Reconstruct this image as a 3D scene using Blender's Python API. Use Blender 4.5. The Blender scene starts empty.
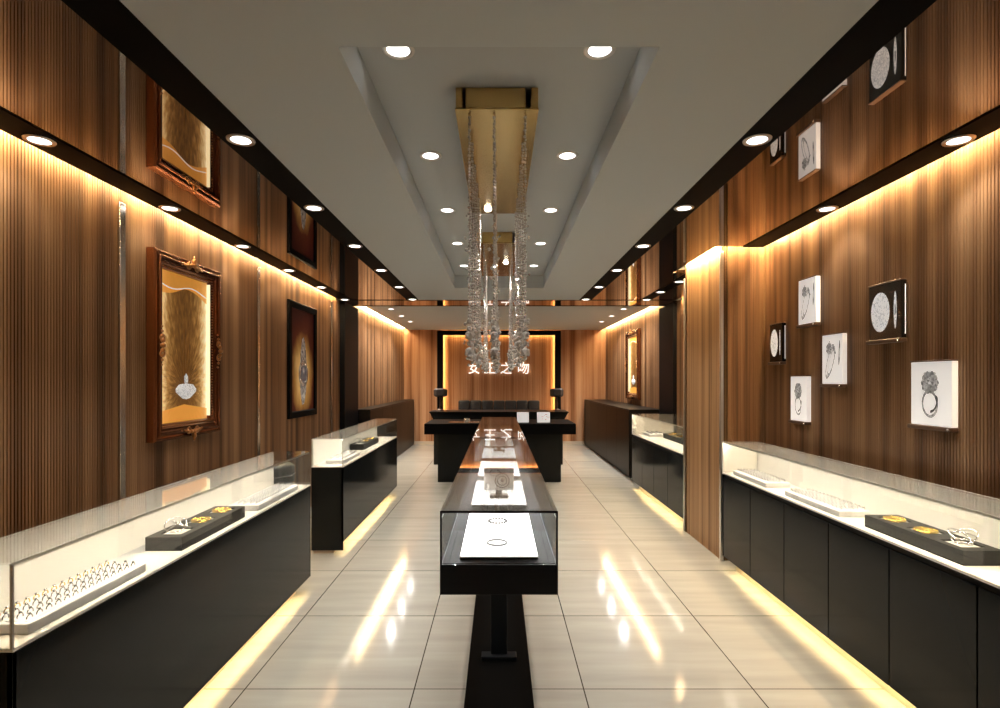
import bpy, bmesh, math, random
from mathutils import Vector, Matrix
random.seed(7)
scene = bpy.context.scene
COL = scene.collection
PI = math.pi
EYE = 1.46          # eye height; x = right, y = depth, z = up

# ------------------------------------------------------------------ materials
def new_mat(name):
    m = bpy.data.materials.new(name); m.use_nodes = True
    nt = m.node_tree
    return m, nt, nt.nodes, nt.links

def pbr(name, color, rough=0.5, metal=0.0, spec=0.5, emit=None, strength=0.0, coat=0.0):
    m, nt, N, L = new_mat(name)
    b = N['Principled BSDF']
    b.inputs['Base Color'].default_value = (*color, 1)
    b.inputs['Roughness'].default_value = rough
    b.inputs['Metallic'].default_value = metal
    b.inputs['Specular IOR Level'].default_value = spec
    if coat: b.inputs['Coat Weight'].default_value = coat
    if emit:
        b.inputs['Emission Color'].default_value = (*emit, 1)
        b.inputs['Emission Strength'].default_value = strength
    return m

def math_node(N, L, op, a, b=None, c=None):
    n = N.new('ShaderNodeMath'); n.operation = op
    for i, v in enumerate((a, b, c)):
        if v is None: continue
        if isinstance(v, (int, float)): n.inputs[i].default_value = v
        else: L.new(v, n.inputs[i])
    return n.outputs[0]

def ramp_node(N, L, fac, stops, interp='LINEAR'):
    r = N.new('ShaderNodeValToRGB'); r.color_ramp.interpolation = interp
    e = r.color_ramp.elements
    while len(e) < len(stops): e.new(0.5)
    for k, (p, c) in enumerate(stops):
        e[k].position = p; e[k].color = (*c, 1)
    L.new(fac, r.inputs[0]); return r.outputs[0]

def make_wood(name, dark, mid, light, board=9.0, rough=0.42, fine=70.0):
    m, nt, N, L = new_mat(name)
    b = N['Principled BSDF']
    geo = N.new('ShaderNodeNewGeometry'); sep = N.new('ShaderNodeSeparateXYZ')
    L.new(geo.outputs['Position'], sep.inputs[0])
    u = math_node(N, L, 'ADD', sep.outputs[0], sep.outputs[1])
    def stripes(su, sz, detail):
        cmb = N.new('ShaderNodeCombineXYZ')
        L.new(math_node(N, L, 'MULTIPLY', u, su), cmb.inputs[0])
        L.new(math_node(N, L, 'MULTIPLY', sep.outputs[2], sz), cmb.inputs[2])
        n = N.new('ShaderNodeTexNoise'); n.inputs['Scale'].default_value = 1.0
        n.inputs['Detail'].default_value = detail
        L.new(cmb.outputs[0], n.inputs['Vector']); return n.outputs['Fac']
    a = stripes(board, 0.05, 1.0); f = stripes(fine, 0.9, 2.0)
    mix = math_node(N, L, 'ADD', math_node(N, L, 'MULTIPLY', a, 0.75), math_node(N, L, 'MULTIPLY', f, 0.25))
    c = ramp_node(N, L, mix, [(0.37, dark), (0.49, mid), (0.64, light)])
    L.new(c, b.inputs['Base Color'])
    b.inputs['Roughness'].default_value = rough
    b.inputs['Specular IOR Level'].default_value = 0.35
    return m

def make_floor():
    m, nt, N, L = new_mat('floor_tile')
    b = N['Principled BSDF']
    geo = N.new('ShaderNodeNewGeometry'); sep = N.new('ShaderNodeSeparateXYZ')
    L.new(geo.outputs['Position'], sep.inputs[0])
    T = 0.8
    def dist(coord, off):
        s = math_node(N, L, 'ADD', coord, 400.0 - off)
        fr = math_node(N, L, 'MODULO', s, T)
        d = math_node(N, L, 'MINIMUM', fr, math_node(N, L, 'SUBTRACT', T, fr)); return d
    dx = dist(sep.outputs[0], 0.4); dy = dist(sep.outputs[1], 0.18)
    gx = math_node(N, L, 'LESS_THAN', dx, 0.0028); gy = math_node(N, L, 'LESS_THAN', dy, 0.0028)
    g = math_node(N, L, 'MAXIMUM', gx, gy)
    cx = math_node(N, L, 'FLOOR', math_node(N, L, 'DIVIDE', math_node(N, L, 'ADD', sep.outputs[0], 400 - 0.4), T))
    cy = math_node(N, L, 'FLOOR', math_node(N, L, 'DIVIDE', math_node(N, L, 'ADD', sep.outputs[1], 400 - 0.18), T))
    cell = N.new('ShaderNodeCombineXYZ'); L.new(cx, cell.inputs[0]); L.new(cy, cell.inputs[1])
    wn = N.new('ShaderNodeTexWhiteNoise'); L.new(cell.outputs[0], wn.inputs['Vector'])
    cmb = N.new('ShaderNodeCombineXYZ')
    L.new(math_node(N, L, 'MULTIPLY', sep.outputs[0], 1.2), cmb.inputs[0])
    L.new(math_node(N, L, 'MULTIPLY', sep.outputs[1], 11.0), cmb.inputs[1])
    L.new(math_node(N, L, 'MULTIPLY', wn.outputs['Value'], 9.0), cmb.inputs[2])
    n = N.new('ShaderNodeTexNoise'); n.inputs['Scale'].default_value = 1.0; n.inputs['Detail'].default_value = 5.0
    L.new(cmb.outputs[0], n.inputs['Vector'])
    c = ramp_node(N, L, n.outputs['Fac'], [(0.25, (0.355, 0.338, 0.295)), (0.55, (0.405, 0.387, 0.34)), (0.8, (0.455, 0.435, 0.385))])
    mx = N.new('ShaderNodeMixRGB'); L.new(g, mx.inputs[0]); L.new(c, mx.inputs[1]); mx.inputs[2].default_value = (0.045, 0.035, 0.025, 1)
    L.new(mx.outputs[0], b.inputs['Base Color'])
    b.inputs['Roughness'].default_value = 0.10
    b.inputs['Specular IOR Level'].default_value = 0.24
    return m

def make_glass(name, tint=(0.97, 0.985, 0.98), boost=1.0, ior=1.5):
    m, nt, N, L = new_mat(name)
    N.remove(N['Principled BSDF'])
    out = N['Material Output']
    tr = N.new('ShaderNodeBsdfTransparent'); tr.inputs[0].default_value = (*tint, 1)
    gl = N.new('ShaderNodeBsdfGlossy'); gl.inputs['Roughness'].default_value = 0.0
    gl.inputs['Color'].default_value = (1, 1, 1, 1)
    fr = N.new('ShaderNodeFresnel'); fr.inputs['IOR'].default_value = ior
    geo = N.new('ShaderNodeNewGeometry')
    # a thin pane: the fresnel of the outer side is used on both of its faces
    ior_in = math_node(N, L, 'ADD', math_node(N, L, 'MULTIPLY', geo.outputs['Backfacing'], 1.0 / ior - ior), ior)
    L.new(ior_in, fr.inputs['IOR'])
    f = math_node(N, L, 'MINIMUM', math_node(N, L, 'MULTIPLY', fr.outputs[0], boost), 1.0)
    mix = N.new('ShaderNodeMixShader'); L.new(f, mix.inputs[0]); L.new(tr.outputs[0], mix.inputs[1]); L.new(gl.outputs[0], mix.inputs[2])
    L.new(mix.outputs[0], out.inputs['Surface'])
    return m

def make_crystal():
    m, nt, N, L = new_mat('crystal')
    b = N['Principled BSDF']; out = N['Material Output']
    b.inputs['Base Color'].default_value = (0.90, 0.88, 0.85, 1); b.inputs['Roughness'].default_value = 0.12
    b.inputs['Metallic'].default_value = 0.55; b.inputs['Specular IOR Level'].default_value = 1.0
    tr = N.new('ShaderNodeBsdfTransparent'); mix = N.new('ShaderNodeMixShader'); mix.inputs[0].default_value = 0.85
    L.new(tr.outputs[0], mix.inputs[1]); L.new(b.outputs[0], mix.inputs[2]); L.new(mix.outputs[0], out.inputs['Surface'])
    return m

def emission(name, color, strength):
    m, nt, N, L = new_mat(name)
    N.remove(N['Principled BSDF'])
    e = N.new('ShaderNodeEmission'); e.inputs[0].default_value = (*color, 1); e.inputs[1].default_value = strength
    L.new(e.outputs[0], N['Material Output'].inputs['Surface'])
    return m

def make_gold_art():
    """backlit gold feather print: dark feathers fanning up from a gem, side glow painted as cream margins, lit box faces as orange head and foot"""
    m, nt, N, L = new_mat('gold_feather_print')
    b = N['Principled BSDF']
    tc = N.new('ShaderNodeTexCoord'); sep = N.new('ShaderNodeSeparateXYZ'); L.new(tc.outputs['Generated'], sep.inputs[0])
    u, v = sep.outputs[1], sep.outputs[2]
    du = math_node(N, L, 'SUBTRACT', u, 0.5); dv = math_node(N, L, 'SUBTRACT', v, 0.22)
    ang = math_node(N, L, 'ARCTAN2', dv, du)
    rad = math_node(N, L, 'SQRT', math_node(N, L, 'ADD', math_node(N, L, 'MULTIPLY', du, du), math_node(N, L, 'MULTIPLY', dv, dv)))
    cmb = N.new('ShaderNodeCombineXYZ'); L.new(math_node(N, L, 'MULTIPLY', ang, 6.0), cmb.inputs[0]); L.new(math_node(N, L, 'MULTIPLY', rad, 5.0), cmb.inputs[1])
    n = N.new('ShaderNodeTexNoise'); n.inputs['Scale'].default_value = 2.4; n.inputs['Detail'].default_value = 5; L.new(cmb.outputs[0], n.inputs['Vector'])
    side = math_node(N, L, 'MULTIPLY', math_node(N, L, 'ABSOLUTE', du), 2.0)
    side = math_node(N, L, 'POWER', side, 2.6)  # glow of the box sides painted into the colour, cream towards both edges
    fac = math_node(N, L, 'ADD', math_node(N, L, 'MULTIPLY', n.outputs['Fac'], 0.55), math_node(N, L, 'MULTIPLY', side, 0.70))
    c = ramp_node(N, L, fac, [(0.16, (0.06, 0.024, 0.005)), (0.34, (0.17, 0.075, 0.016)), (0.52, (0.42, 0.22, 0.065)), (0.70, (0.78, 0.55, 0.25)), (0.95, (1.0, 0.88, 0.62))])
    # lit inner box faces painted in: orange head above the wisp, foot below the gem
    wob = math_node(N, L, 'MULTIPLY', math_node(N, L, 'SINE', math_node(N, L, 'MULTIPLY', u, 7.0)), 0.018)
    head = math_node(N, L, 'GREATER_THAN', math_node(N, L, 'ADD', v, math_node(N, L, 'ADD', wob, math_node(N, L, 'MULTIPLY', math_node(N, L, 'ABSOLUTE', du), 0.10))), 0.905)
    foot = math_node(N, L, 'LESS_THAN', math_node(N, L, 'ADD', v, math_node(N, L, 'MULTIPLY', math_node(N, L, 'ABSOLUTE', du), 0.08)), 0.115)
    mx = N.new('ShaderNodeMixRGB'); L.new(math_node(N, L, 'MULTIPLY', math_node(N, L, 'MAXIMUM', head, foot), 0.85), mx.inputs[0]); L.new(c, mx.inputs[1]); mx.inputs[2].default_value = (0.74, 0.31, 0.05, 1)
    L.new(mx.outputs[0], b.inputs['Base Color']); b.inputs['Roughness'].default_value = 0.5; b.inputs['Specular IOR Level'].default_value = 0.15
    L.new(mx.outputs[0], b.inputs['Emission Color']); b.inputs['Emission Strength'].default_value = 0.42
    return m

def make_watch_print():
    m, nt, N, L = new_mat('watch_print')
    b = N['Principled BSDF']
    tc = N.new('ShaderNodeTexCoord'); sep = N.new('ShaderNodeSeparateXYZ'); L.new(tc.outputs['Generated'], sep.inputs[0])
    du = math_node(N, L, 'MULTIPLY', math_node(N, L, 'SUBTRACT', sep.outputs[1], 0.5), 1.0)
    dv = math_node(N, L, 'MULTIPLY', math_node(N, L, 'SUBTRACT', sep.outputs[2], 0.36), 1.15)
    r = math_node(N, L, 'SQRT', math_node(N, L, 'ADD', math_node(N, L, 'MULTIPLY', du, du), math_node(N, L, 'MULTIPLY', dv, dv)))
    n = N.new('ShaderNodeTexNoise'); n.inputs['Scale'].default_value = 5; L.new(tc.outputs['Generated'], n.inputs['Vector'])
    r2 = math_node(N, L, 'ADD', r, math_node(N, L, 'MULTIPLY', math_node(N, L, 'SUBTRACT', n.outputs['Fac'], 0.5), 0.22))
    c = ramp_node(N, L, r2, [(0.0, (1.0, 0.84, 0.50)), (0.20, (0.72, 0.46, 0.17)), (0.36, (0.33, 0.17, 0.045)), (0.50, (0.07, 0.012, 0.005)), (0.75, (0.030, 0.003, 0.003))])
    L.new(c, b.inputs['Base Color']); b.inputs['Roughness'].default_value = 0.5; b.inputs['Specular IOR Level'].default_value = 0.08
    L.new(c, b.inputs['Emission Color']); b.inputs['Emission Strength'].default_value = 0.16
    return m

def make_facets(name, lo, hi, scale, glow=0.0):
    m, nt, N, L = new_mat(name)
    b = N['Principled BSDF']
    tc = N.new('ShaderNodeTexCoord')
    vo = N.new('ShaderNodeTexVoronoi'); vo.inputs['Scale'].default_value = scale; L.new(tc.outputs['Object'], vo.inputs['Vector'])
    sep = N.new('ShaderNodeSeparateColor'); L.new(vo.outputs['Color'], sep.inputs[0])
    c = ramp_node(N, L, sep.outputs[0], [(0.0, lo), (1.0, hi)])
    L.new(c, b.inputs['Base Color']); b.inputs['Roughness'].default_value = 0.4
    if glow: L.new(c, b.inputs['Emission Color']); b.inputs['Emission Strength'].default_value = glow
    return m

def make_fade_mirror(name, color, rough=0.0):
    m, nt, N, L = new_mat(name)
    b = N['Principled BSDF']
    b.inputs['Base Color'].default_value = (*color, 1); b.inputs['Metallic'].default_value = 1.0; b.inputs['Roughness'].default_value = rough
    return m

WARM = (1.0, 0.70, 0.36)
M = {}
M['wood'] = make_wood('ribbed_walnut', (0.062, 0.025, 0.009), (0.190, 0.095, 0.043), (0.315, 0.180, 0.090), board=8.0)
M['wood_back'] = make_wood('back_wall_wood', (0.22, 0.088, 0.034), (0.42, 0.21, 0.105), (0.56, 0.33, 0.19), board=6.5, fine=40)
M['pillar_wood'] = make_wood('pillar_wood', (0.14, 0.062, 0.022), (0.34, 0.185, 0.082), (0.50, 0.30, 0.145), board=12.0, fine=60)  # aisle-face boards; that side's stronger light is put into the paler colour
M['floor'] = make_floor()
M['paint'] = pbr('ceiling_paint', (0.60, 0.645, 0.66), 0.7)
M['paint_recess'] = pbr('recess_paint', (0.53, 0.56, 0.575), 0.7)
M['mirror'] = make_fade_mirror('tinted_mirror', (0.54, 0.48, 0.44))
M['black_gloss'] = pbr('black_gloss', (0.004, 0.004, 0.004), 0.5, spec=0.02)
M['black_column'] = pbr('black_column', (0.004, 0.004, 0.005), 0.4, spec=0.06)
M['lacquer'] = pbr('charcoal_lacquer', (0.0095, 0.0105, 0.0105), 0.12, spec=0.18)
M['seam'] = pbr('black_seam', (0.002, 0.002, 0.002), 0.6)
M['dark_brown'] = pbr('dark_brown_lacquer', (0.008, 0.0072, 0.0065), 0.30, spec=0.05)
M['navy_black'] = pbr('navy_black_lacquer', (0.007, 0.010, 0.014), 0.42, spec=0.25)
M['white'] = pbr('white_satin', (0.86, 0.83, 0.78), 0.35)
M['tray_white'] = pbr('ring_tray_white', (0.80, 0.79, 0.80), 0.5)
M['board_white'] = pbr('display_board_white', (0.9, 0.9, 0.9), 0.4)
M['black_tray'] = pbr('black_leatherette', (0.007, 0.007, 0.0068), 0.5, spec=0.25)
M['chrome'] = pbr('chrome', (0.85, 0.82, 0.78), 0.28, metal=1.0)
M['steel'] = pbr('brushed_steel', (0.55, 0.52, 0.49), 0.22, metal=1.0)
M['silver'] = pbr('silver', (0.36, 0.36, 0.38), 0.25, metal=1.0)
M['bright_silver'] = pbr('bright_silver', (0.9, 0.9, 0.92), 0.15, metal=1.0)
M['gold'] = pbr('gold', (0.83, 0.58, 0.16), 0.2, metal=1.0)
M['gold_plate'] = pbr('antique_gold_plate', (0.72, 0.50, 0.20), 0.22, metal=1.0)
M['frame_gilt'] = pbr('red_gilt_moulding', (0.17, 0.058, 0.022), 0.24, metal=0.75)
M['gilt'] = pbr('gilt_ornament', (0.36, 0.17, 0.065), 0.28, metal=0.9)
M['glass'] = make_glass('clear_glass')
M['glass_top'] = make_glass('clear_glass_top', boost=1.0)
M['crystal'] = make_crystal()
M['warm_led'] = emission('warm_led', (1.0, 0.70, 0.36), 190.0)
M['warm_led_rear'] = emission('warm_led_rear', (1.0, 0.70, 0.36), 75.0)
M['floor_led'] = emission('floor_led', (1.0, 0.76, 0.36), 40.0)
M['case_led'] = emission('case_led', (1.0, 0.86, 0.64), 95.0)
M['case_led_white'] = emission('case_led_white', (1.0, 0.97, 0.94), 210.0)
M['panel_led'] = emission('panel_led', (1.0, 0.58, 0.22), 22.0)
M['art_led'] = emission('art_led', (1.0, 0.80, 0.45), 1.0)
M['lamp'] = emission('downlight_lamp', (1.0, 0.97, 0.92), 4.5)
M['bulb'] = emission('bulb', (1.0, 0.95, 0.88), 60.0)
M['sign'] = pbr('sign_white', (0.9, 0.9, 0.88), 0.4, emit=(1, 0.97, 0.92), strength=0.9)
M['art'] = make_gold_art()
M['watch'] = make_watch_print()
M['facets'] = make_facets('diamond_facets', (0.32, 0.32, 0.32), (0.95, 0.95, 0.95), 60)
M['diamond_print_glow'] = make_facets('diamond_print_glow', (0.45, 0.46, 0.47), (0.98, 0.98, 0.98), 130, 0.30)  # small emission added to brighten the diamond facets
M['strap'] = make_facets('watch_strap_links', (0.10, 0.11, 0.16), (0.80, 0.80, 0.82), 30)
M['post'] = pbr('pale_post', (0.55, 0.53, 0.50), 0.4)
M['paper'] = pbr('white_print_glow', (0.90, 0.89, 0.88), 0.35, emit=(1, 0.97, 0.95), strength=0.30)  # small emission added so prints and brochures stay bright white
M['print_black'] = pbr('black_print', (0.006, 0.006, 0.006), 0.2)
M['ink'] = make_facets('grey_ink', (0.20, 0.20, 0.20), (0.66, 0.66, 0.66), 90, 0.12)
M['ink_dark'] = pbr('dark_ink', (0.12, 0.12, 0.12), 0.5)
M['ledge'] = pbr('bronze_ledge', (0.10, 0.055, 0.035), 0.35, metal=0.3)
M['tuft'] = pbr('black_leather', (0.010, 0.011, 0.013), 0.4)
M['shade'] = pbr('dark_lamp_shade', (0.022, 0.015, 0.013), 0.6)
M['paper_grey'] = pbr('card_print', (0.88, 0.84, 0.80), 0.4)
M['base_pale'] = pbr('pale_skirting', (0.55, 0.46, 0.36), 0.4)
M['stone_grey'] = pbr('grey_box', (0.4, 0.38, 0.37), 0.4)
M['bronze'] = pbr('bronze_stand', (0.085, 0.05, 0.035), 0.35, metal=0.3)
M['brown_card'] = pbr('brown_ink', (0.22, 0.15, 0.11), 0.5)
M['red_ink'] = pbr('red_ink', (0.4, 0.06, 0.05), 0.5)

# ------------------------------------------------------------------ mesh helpers
class MB:
    def __init__(s): s.bm = bmesh.new()
    def box(s, x0, x1, y0, y1, z0, z1, bevel=0.0, seg=2):
        t = bmesh.new()
        bmesh.ops.create_cube(t, size=1.0)
        for v in t.verts:
            v.co = Vector(((x0 + x1) / 2 + v.co.x * (x1 - x0), (y0 + y1) / 2 + v.co.y * (y1 - y0), (z0 + z1) / 2 + v.co.z * (z1 - z0)))
        if bevel: bmesh.ops.bevel(t, geom=list(t.edges), offset=bevel, segments=seg, affect='EDGES', profile=0.5)
        s._merge(t); return s
    def _merge(s, t):
        me = bpy.data.meshes.new('tmp'); t.to_mesh(me); t.free(); s.bm.from_mesh(me); bpy.data.meshes.remove(me)
    def cyl(s, cx, cy, z0, z1, r0, r1=None, n=24):
        r1 = r0 if r1 is None else r1
        return s.lathe(cx, cy, [(0, z0), (r0, z0), (r1, z1), (0, z1)], n)
    def lathe(s, cx, cy, prof, n=24):
        rings = []
        for r, z in prof:
            if r < 1e-6: rings.append([s.bm.verts.new((cx, cy, z))])
            else: rings.append([s.bm.verts.new((cx + r * math.cos(2 * PI * k / n), cy + r * math.sin(2 * PI * k / n), z)) for k in range(n)])
        for a, b in zip(rings, rings[1:]):
            for k in range(n):
                k2 = (k + 1) % n
                if len(a) == 1 and len(b) == 1: continue
                if len(a) == 1: s.bm.faces.new((a[0], b[k2], b[k]))
                elif len(b) == 1: s.bm.faces.new((a[k], a[k2], b[0]))
                else: s.bm.faces.new((a[k], a[k2], b[k2], b[k]))
        return s
    def torus(s, c, R, r, nu=20, nv=6, mat=None, sy=1.0):
        mat = mat or Matrix.Identity(3); c = Vector(c); g = []
        for i in range(nu):
            a = 2 * PI * i / nu; row = []
            for j in range(nv):
                b = 2 * PI * j / nv
                p = Vector(((R + r * math.cos(b)) * math.cos(a), (R + r * math.cos(b)) * math.sin(a) * sy, r * math.sin(b)))
                row.append(s.bm.verts.new(c + mat @ p))
            g.append(row)
        for i in range(nu):
            for j in range(nv):
                s.bm.faces.new((g[i][j], g[(i + 1) % nu][j], g[(i + 1) % nu][(j + 1) % nv], g[i][(j + 1) % nv]))
        return s
    def ball(s, c, r, sub=1, sz=1.0):
        t = bmesh.new(); bmesh.ops.create_icosphere(t, subdivisions=sub, radius=r)
        for v in t.verts: v.co = Vector((v.co.x + c[0], v.co.y + c[1], v.co.z * sz + c[2]))
        s._merge(t); return s
    def tube(s, pts, r, n=8, closed=False):
        pts = [Vector(p) for p in pts]; rings = []
        for i, p in enumerate(pts):
            if closed: d = pts[(i + 1) % len(pts)] - pts[i - 1]
            else: d = pts[min(i + 1, len(pts) - 1)] - pts[max(i - 1, 0)]
            d.normalize()
            up = Vector((0, 0, 1)) if abs(d.z) < 0.9 else Vector((1, 0, 0))
            a = d.cross(up).normalized(); b = d.cross(a)
            rings.append([s.bm.verts.new(p + r * (math.cos(2 * PI * k / n) * a + math.sin(2 * PI * k / n) * b)) for k in range(n)])
        m = len(rings)
        for i in range(m if closed else m - 1):
            for k in range(n):
                s.bm.faces.new((rings[i][k], rings[i][(k + 1) % n], rings[(i + 1) % m][(k + 1) % n], rings[(i + 1) % m][k]))
        if not closed:
            s.bm.faces.new(rings[0][::-1]); s.bm.faces.new(rings[-1])
        return s
    def quad(s, a, b, c, d):
        s.bm.faces.new([s.bm.verts.new(p) for p in (a, b, c, d)]); return s
    def prism(s, poly, axis, a0, a1):
        """poly: 2-D outline; axis 'x','y','z' = extrusion axis"""
        def P(p, t):
            return {'x': (t, p[0], p[1]), 'y': (p[0], t, p[1]), 'z': (p[0], p[1], t)}[axis]
        A = [s.bm.verts.new(P(p, a0)) for p in poly]; B = [s.bm.verts.new(P(p, a1)) for p in poly]
        s.bm.faces.new(A); s.bm.faces.new(B[::-1]); n = len(poly)
        for k in range(n): s.bm.faces.new((A[k], B[k], B[(k + 1) % n], A[(k + 1) % n]))
        return s

def mesh_from(mb, name, mat, smooth=False):
    bm = mb.bm
    bmesh.ops.recalc_face_normals(bm, faces=bm.faces)
    me = bpy.data.meshes.new(name); bm.to_mesh(me); bm.free()
    if mat is not None: me.materials.append(mat)
    if smooth:
        for p in me.polygons: p.use_smooth = True
    return me

def obj(name, mb, mat, parent=None, smooth=False):
    me = mesh_from(mb, name, mat, smooth)
    o = bpy.data.objects.new(name, me); COL.objects.link(o)
    if parent is not None:
        loc = parent.location.copy(); q = parent.parent
        while q is not None: loc += q.location; q = q.parent
        me.transform(Matrix.Translation(-loc)); o.parent = parent
    return o

def single(name, mb, mat, label, cat, origin, group=None, smooth=False):
    """a thing that is one mesh, origin at its base"""
    me = mesh_from(mb, name, mat, smooth)
    me.transform(Matrix.Translation(-Vector(origin)))
    o = bpy.data.objects.new(name, me); COL.objects.link(o); o.location = origin
    return tag(o, label, cat, group)

def tag(o, label, cat, group=None, kind=None):
    o['label'] = label; o['category'] = cat
    if group: o['group'] = group
    if kind: o['kind'] = kind
    return o

def thing(name, label, cat, loc, group=None):
    o = bpy.data.objects.new(name, None); COL.objects.link(o); o.location = loc; o.empty_display_size = 0.1
    return tag(o, label, cat, group)

def struct(name, mb, mat, label=None, cat=None, smooth=False):
    o = obj(name, mb, mat, None, smooth); o['kind'] = 'structure'
    if label: o['label'] = label
    if cat: o['category'] = cat
    return o

def copy_tree(root, loc, label=None, group=None):
    r = root.copy(); COL.objects.link(r); r.location = loc
    if label: r['label'] = label
    if group: r['group'] = group
    for ch in list(root.children):
        c = ch.copy(); COL.objects.link(c); c.parent = r
        for g in list(ch.children):
            d = g.copy(); COL.objects.link(d); d.parent = c
    return r

ORD = ['first', 'second', 'third', 'fourth', 'fifth', 'sixth', 'seventh', 'eighth', 'ninth']

# ------------------------------------------------------------------ the room shell
H1 = 2.52            # main ceiling height
HR = 2.665           # recess ceiling
HB = 2.598           # rear ceiling
WL, WR, WRR = -2.16, 2.16, 2.42      # left wall, right wall (front), right wall (rear)
Y0, Y1 = -1.2, 12.4

def ribbed(mb, fixed, u0, u1, z0, z1, axis, inward, back, pitch=0.018, groove=0.0055, depth=0.0055):
    """a wall face of vertical ribs; axis 'y': runs along y at x = fixed. inward = +1/-1 direction the face looks to."""
    pts = [(u0, 0.0)]; u = u0
    while u + pitch < u1:
        pts += [(u + pitch - groove, 0.0), (u + pitch - groove + 0.0015, -depth), (u + pitch - 0.0015, -depth), (u + pitch, 0.0)]
        u += pitch
    pts.append((u1, 0.0))
    def P(u, d, z):
        f = fixed + inward * d
        return (f, u, z) if axis == 'y' else (u, f, z)
    poly = pts + [(u1, -back), (u0, -back)]
    A = [mb.bm.verts.new(P(u, d, z0)) for u, d in poly]; B = [mb.bm.verts.new(P(u, d, z1)) for u, d in poly]
    n = len(poly)
    for k in range(n): mb.bm.faces.new((A[k], A[(k + 1) % n], B[(k + 1) % n], B[k]))
    return mb

struct('floor', MB().box(-2.6, 2.75, Y0 - 0.2, Y1 + 0.4, -0.1, 0.0), M['floor'], 'polished beige stone tile floor with thin dark joints', 'floor')
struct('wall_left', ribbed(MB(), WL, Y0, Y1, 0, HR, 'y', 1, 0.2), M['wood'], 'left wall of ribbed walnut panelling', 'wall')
mb = MB(); ribbed(mb, WR, Y0, 4.425, 0, HR, 'y', -1, 0.3)
struct('wall_right', mb, M['wood'], 'right wall of ribbed walnut panelling with framed prints', 'wall')
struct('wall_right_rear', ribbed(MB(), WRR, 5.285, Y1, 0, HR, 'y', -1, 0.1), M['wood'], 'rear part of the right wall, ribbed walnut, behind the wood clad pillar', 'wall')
mb = MB(); ribbed(mb, 1.80, 4.42, 5.28, 0, HR, 'y', -1, 0.05, pitch=0.018, groove=0.004, depth=0.002)
ribbed(mb, 5.28, 1.80, 2.40, 0, HR, 'x', 1, 0.05)
mb.box(1.85, 2.42, 4.47, 5.23, 0, HR)
struct('wood_pillar_side', ribbed(MB(), 4.42, 1.801, 2.155, 0, HR, 'x', -1, 0.048), M['wood'], 'ribbed near side of the wood clad pillar facing the prints', 'pillar')
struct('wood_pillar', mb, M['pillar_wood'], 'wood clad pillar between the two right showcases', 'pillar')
struct('wall_front', MB().box(-2.36, 2.46, Y0 - 0.1, Y0, 0, HR), M['wood'], 'walnut wall behind the viewer', 'wall')

# back wall: side panels, dark posts and header, recessed centre panel
YB = 12.4
mb = MB()
ribbed(mb, YB, WL, -1.40, 0, HR, 'x', -1, 0.3, pitch=0.055, groove=0.006, depth=0.006)
ribbed(mb, YB, 1.40, 2.5, 0, HR, 'x', -1, 0.3, pitch=0.055, groove=0.006, depth=0.006)
ribbed(mb, YB + 0.16, -1.40, 1.40, 0, HR, 'x', -1, 0.14, pitch=0.055, groove=0.006, depth=0.006)
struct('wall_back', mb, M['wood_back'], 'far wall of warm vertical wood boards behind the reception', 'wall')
mb = MB().box(-1.40, -1.27, YB - 0.05, YB + 0.10, 0, 2.58).box(1.27, 1.40, YB - 0.05, YB + 0.10, 0, 2.58).box(-1.27, 1.27, YB - 0.05, YB + 0.10, 2.48, 2.58)
struct('trim_1', mb, M['black_column'], 'black surround framing the lit centre panel of the far wall', 'trim')
mb = MB().box(-1.31, -1.285, YB + 0.11, YB + 0.15, 0.3, 2.52).box(1.285, 1.31, YB + 0.11, YB + 0.15, 0.3, 2.52).box(-1.285, 1.285, YB + 0.11, YB + 0.15, 2.50, 2.52)
struct('trim_2', mb, M['panel_led'], 'orange light line around the centre panel of the far wall', 'light strip')
struct('baseboard_back', MB().box(WL, -1.40, YB - 0.02, YB, 0, 0.07).box(1.40, WRR, YB - 0.02, YB, 0, 0.07), M['base_pale'], 'pale skirting along the far wall', 'baseboard')

# ceiling: slab above, main ceiling ring round the recess
RX, RY0, RY1 = 0.512, 1.738, 6.29
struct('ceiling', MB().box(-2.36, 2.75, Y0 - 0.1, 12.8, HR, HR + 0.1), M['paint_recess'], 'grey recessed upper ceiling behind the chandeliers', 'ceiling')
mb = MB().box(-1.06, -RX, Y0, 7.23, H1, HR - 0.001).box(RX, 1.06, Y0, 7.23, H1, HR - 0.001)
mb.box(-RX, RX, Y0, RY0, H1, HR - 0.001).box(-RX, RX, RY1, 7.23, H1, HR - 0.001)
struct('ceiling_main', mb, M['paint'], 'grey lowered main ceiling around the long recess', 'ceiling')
struct('ceiling_rear', MB().box(-2.08, 2.34, 7.83, YB, HB, HB + 0.05), M['paint'], 'grey ceiling of the rear reception area', 'ceiling')
for s, nm in ((-1, 'left'), (1, 'right')):
    a, b = sorted((s * 1.06, s * 1.218))
    struct('ceiling_band_' + nm, MB().box(a, b, Y0, 7.23, H1 - 0.004, H1 + 0.05), M['black_gloss'], 'wide black ceiling band with downlights on the %s side' % nm, 'ceiling band')
struct('ceiling_mirror_left', MB().box(-1.938, -1.218, Y0, 7.23, H1, H1 + 0.03), M['mirror'], 'tinted mirror ceiling strip on the left side', 'mirror')
mb = MB().box(1.218, 1.938, Y0, 4.34, H1, H1 + 0.03).box(1.218, 1.72, 4.34, 5.40, H1, H1 + 0.03).box(1.218, 1.87, 5.40, 7.23, H1, H1 + 0.03).box(2.0, 2.34, 5.40, 7.23, H1, H1 + 0.03)
struct('ceiling_mirror_right', mb, M['mirror'], 'tinted mirror ceiling strip on the right side', 'mirror')
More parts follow.
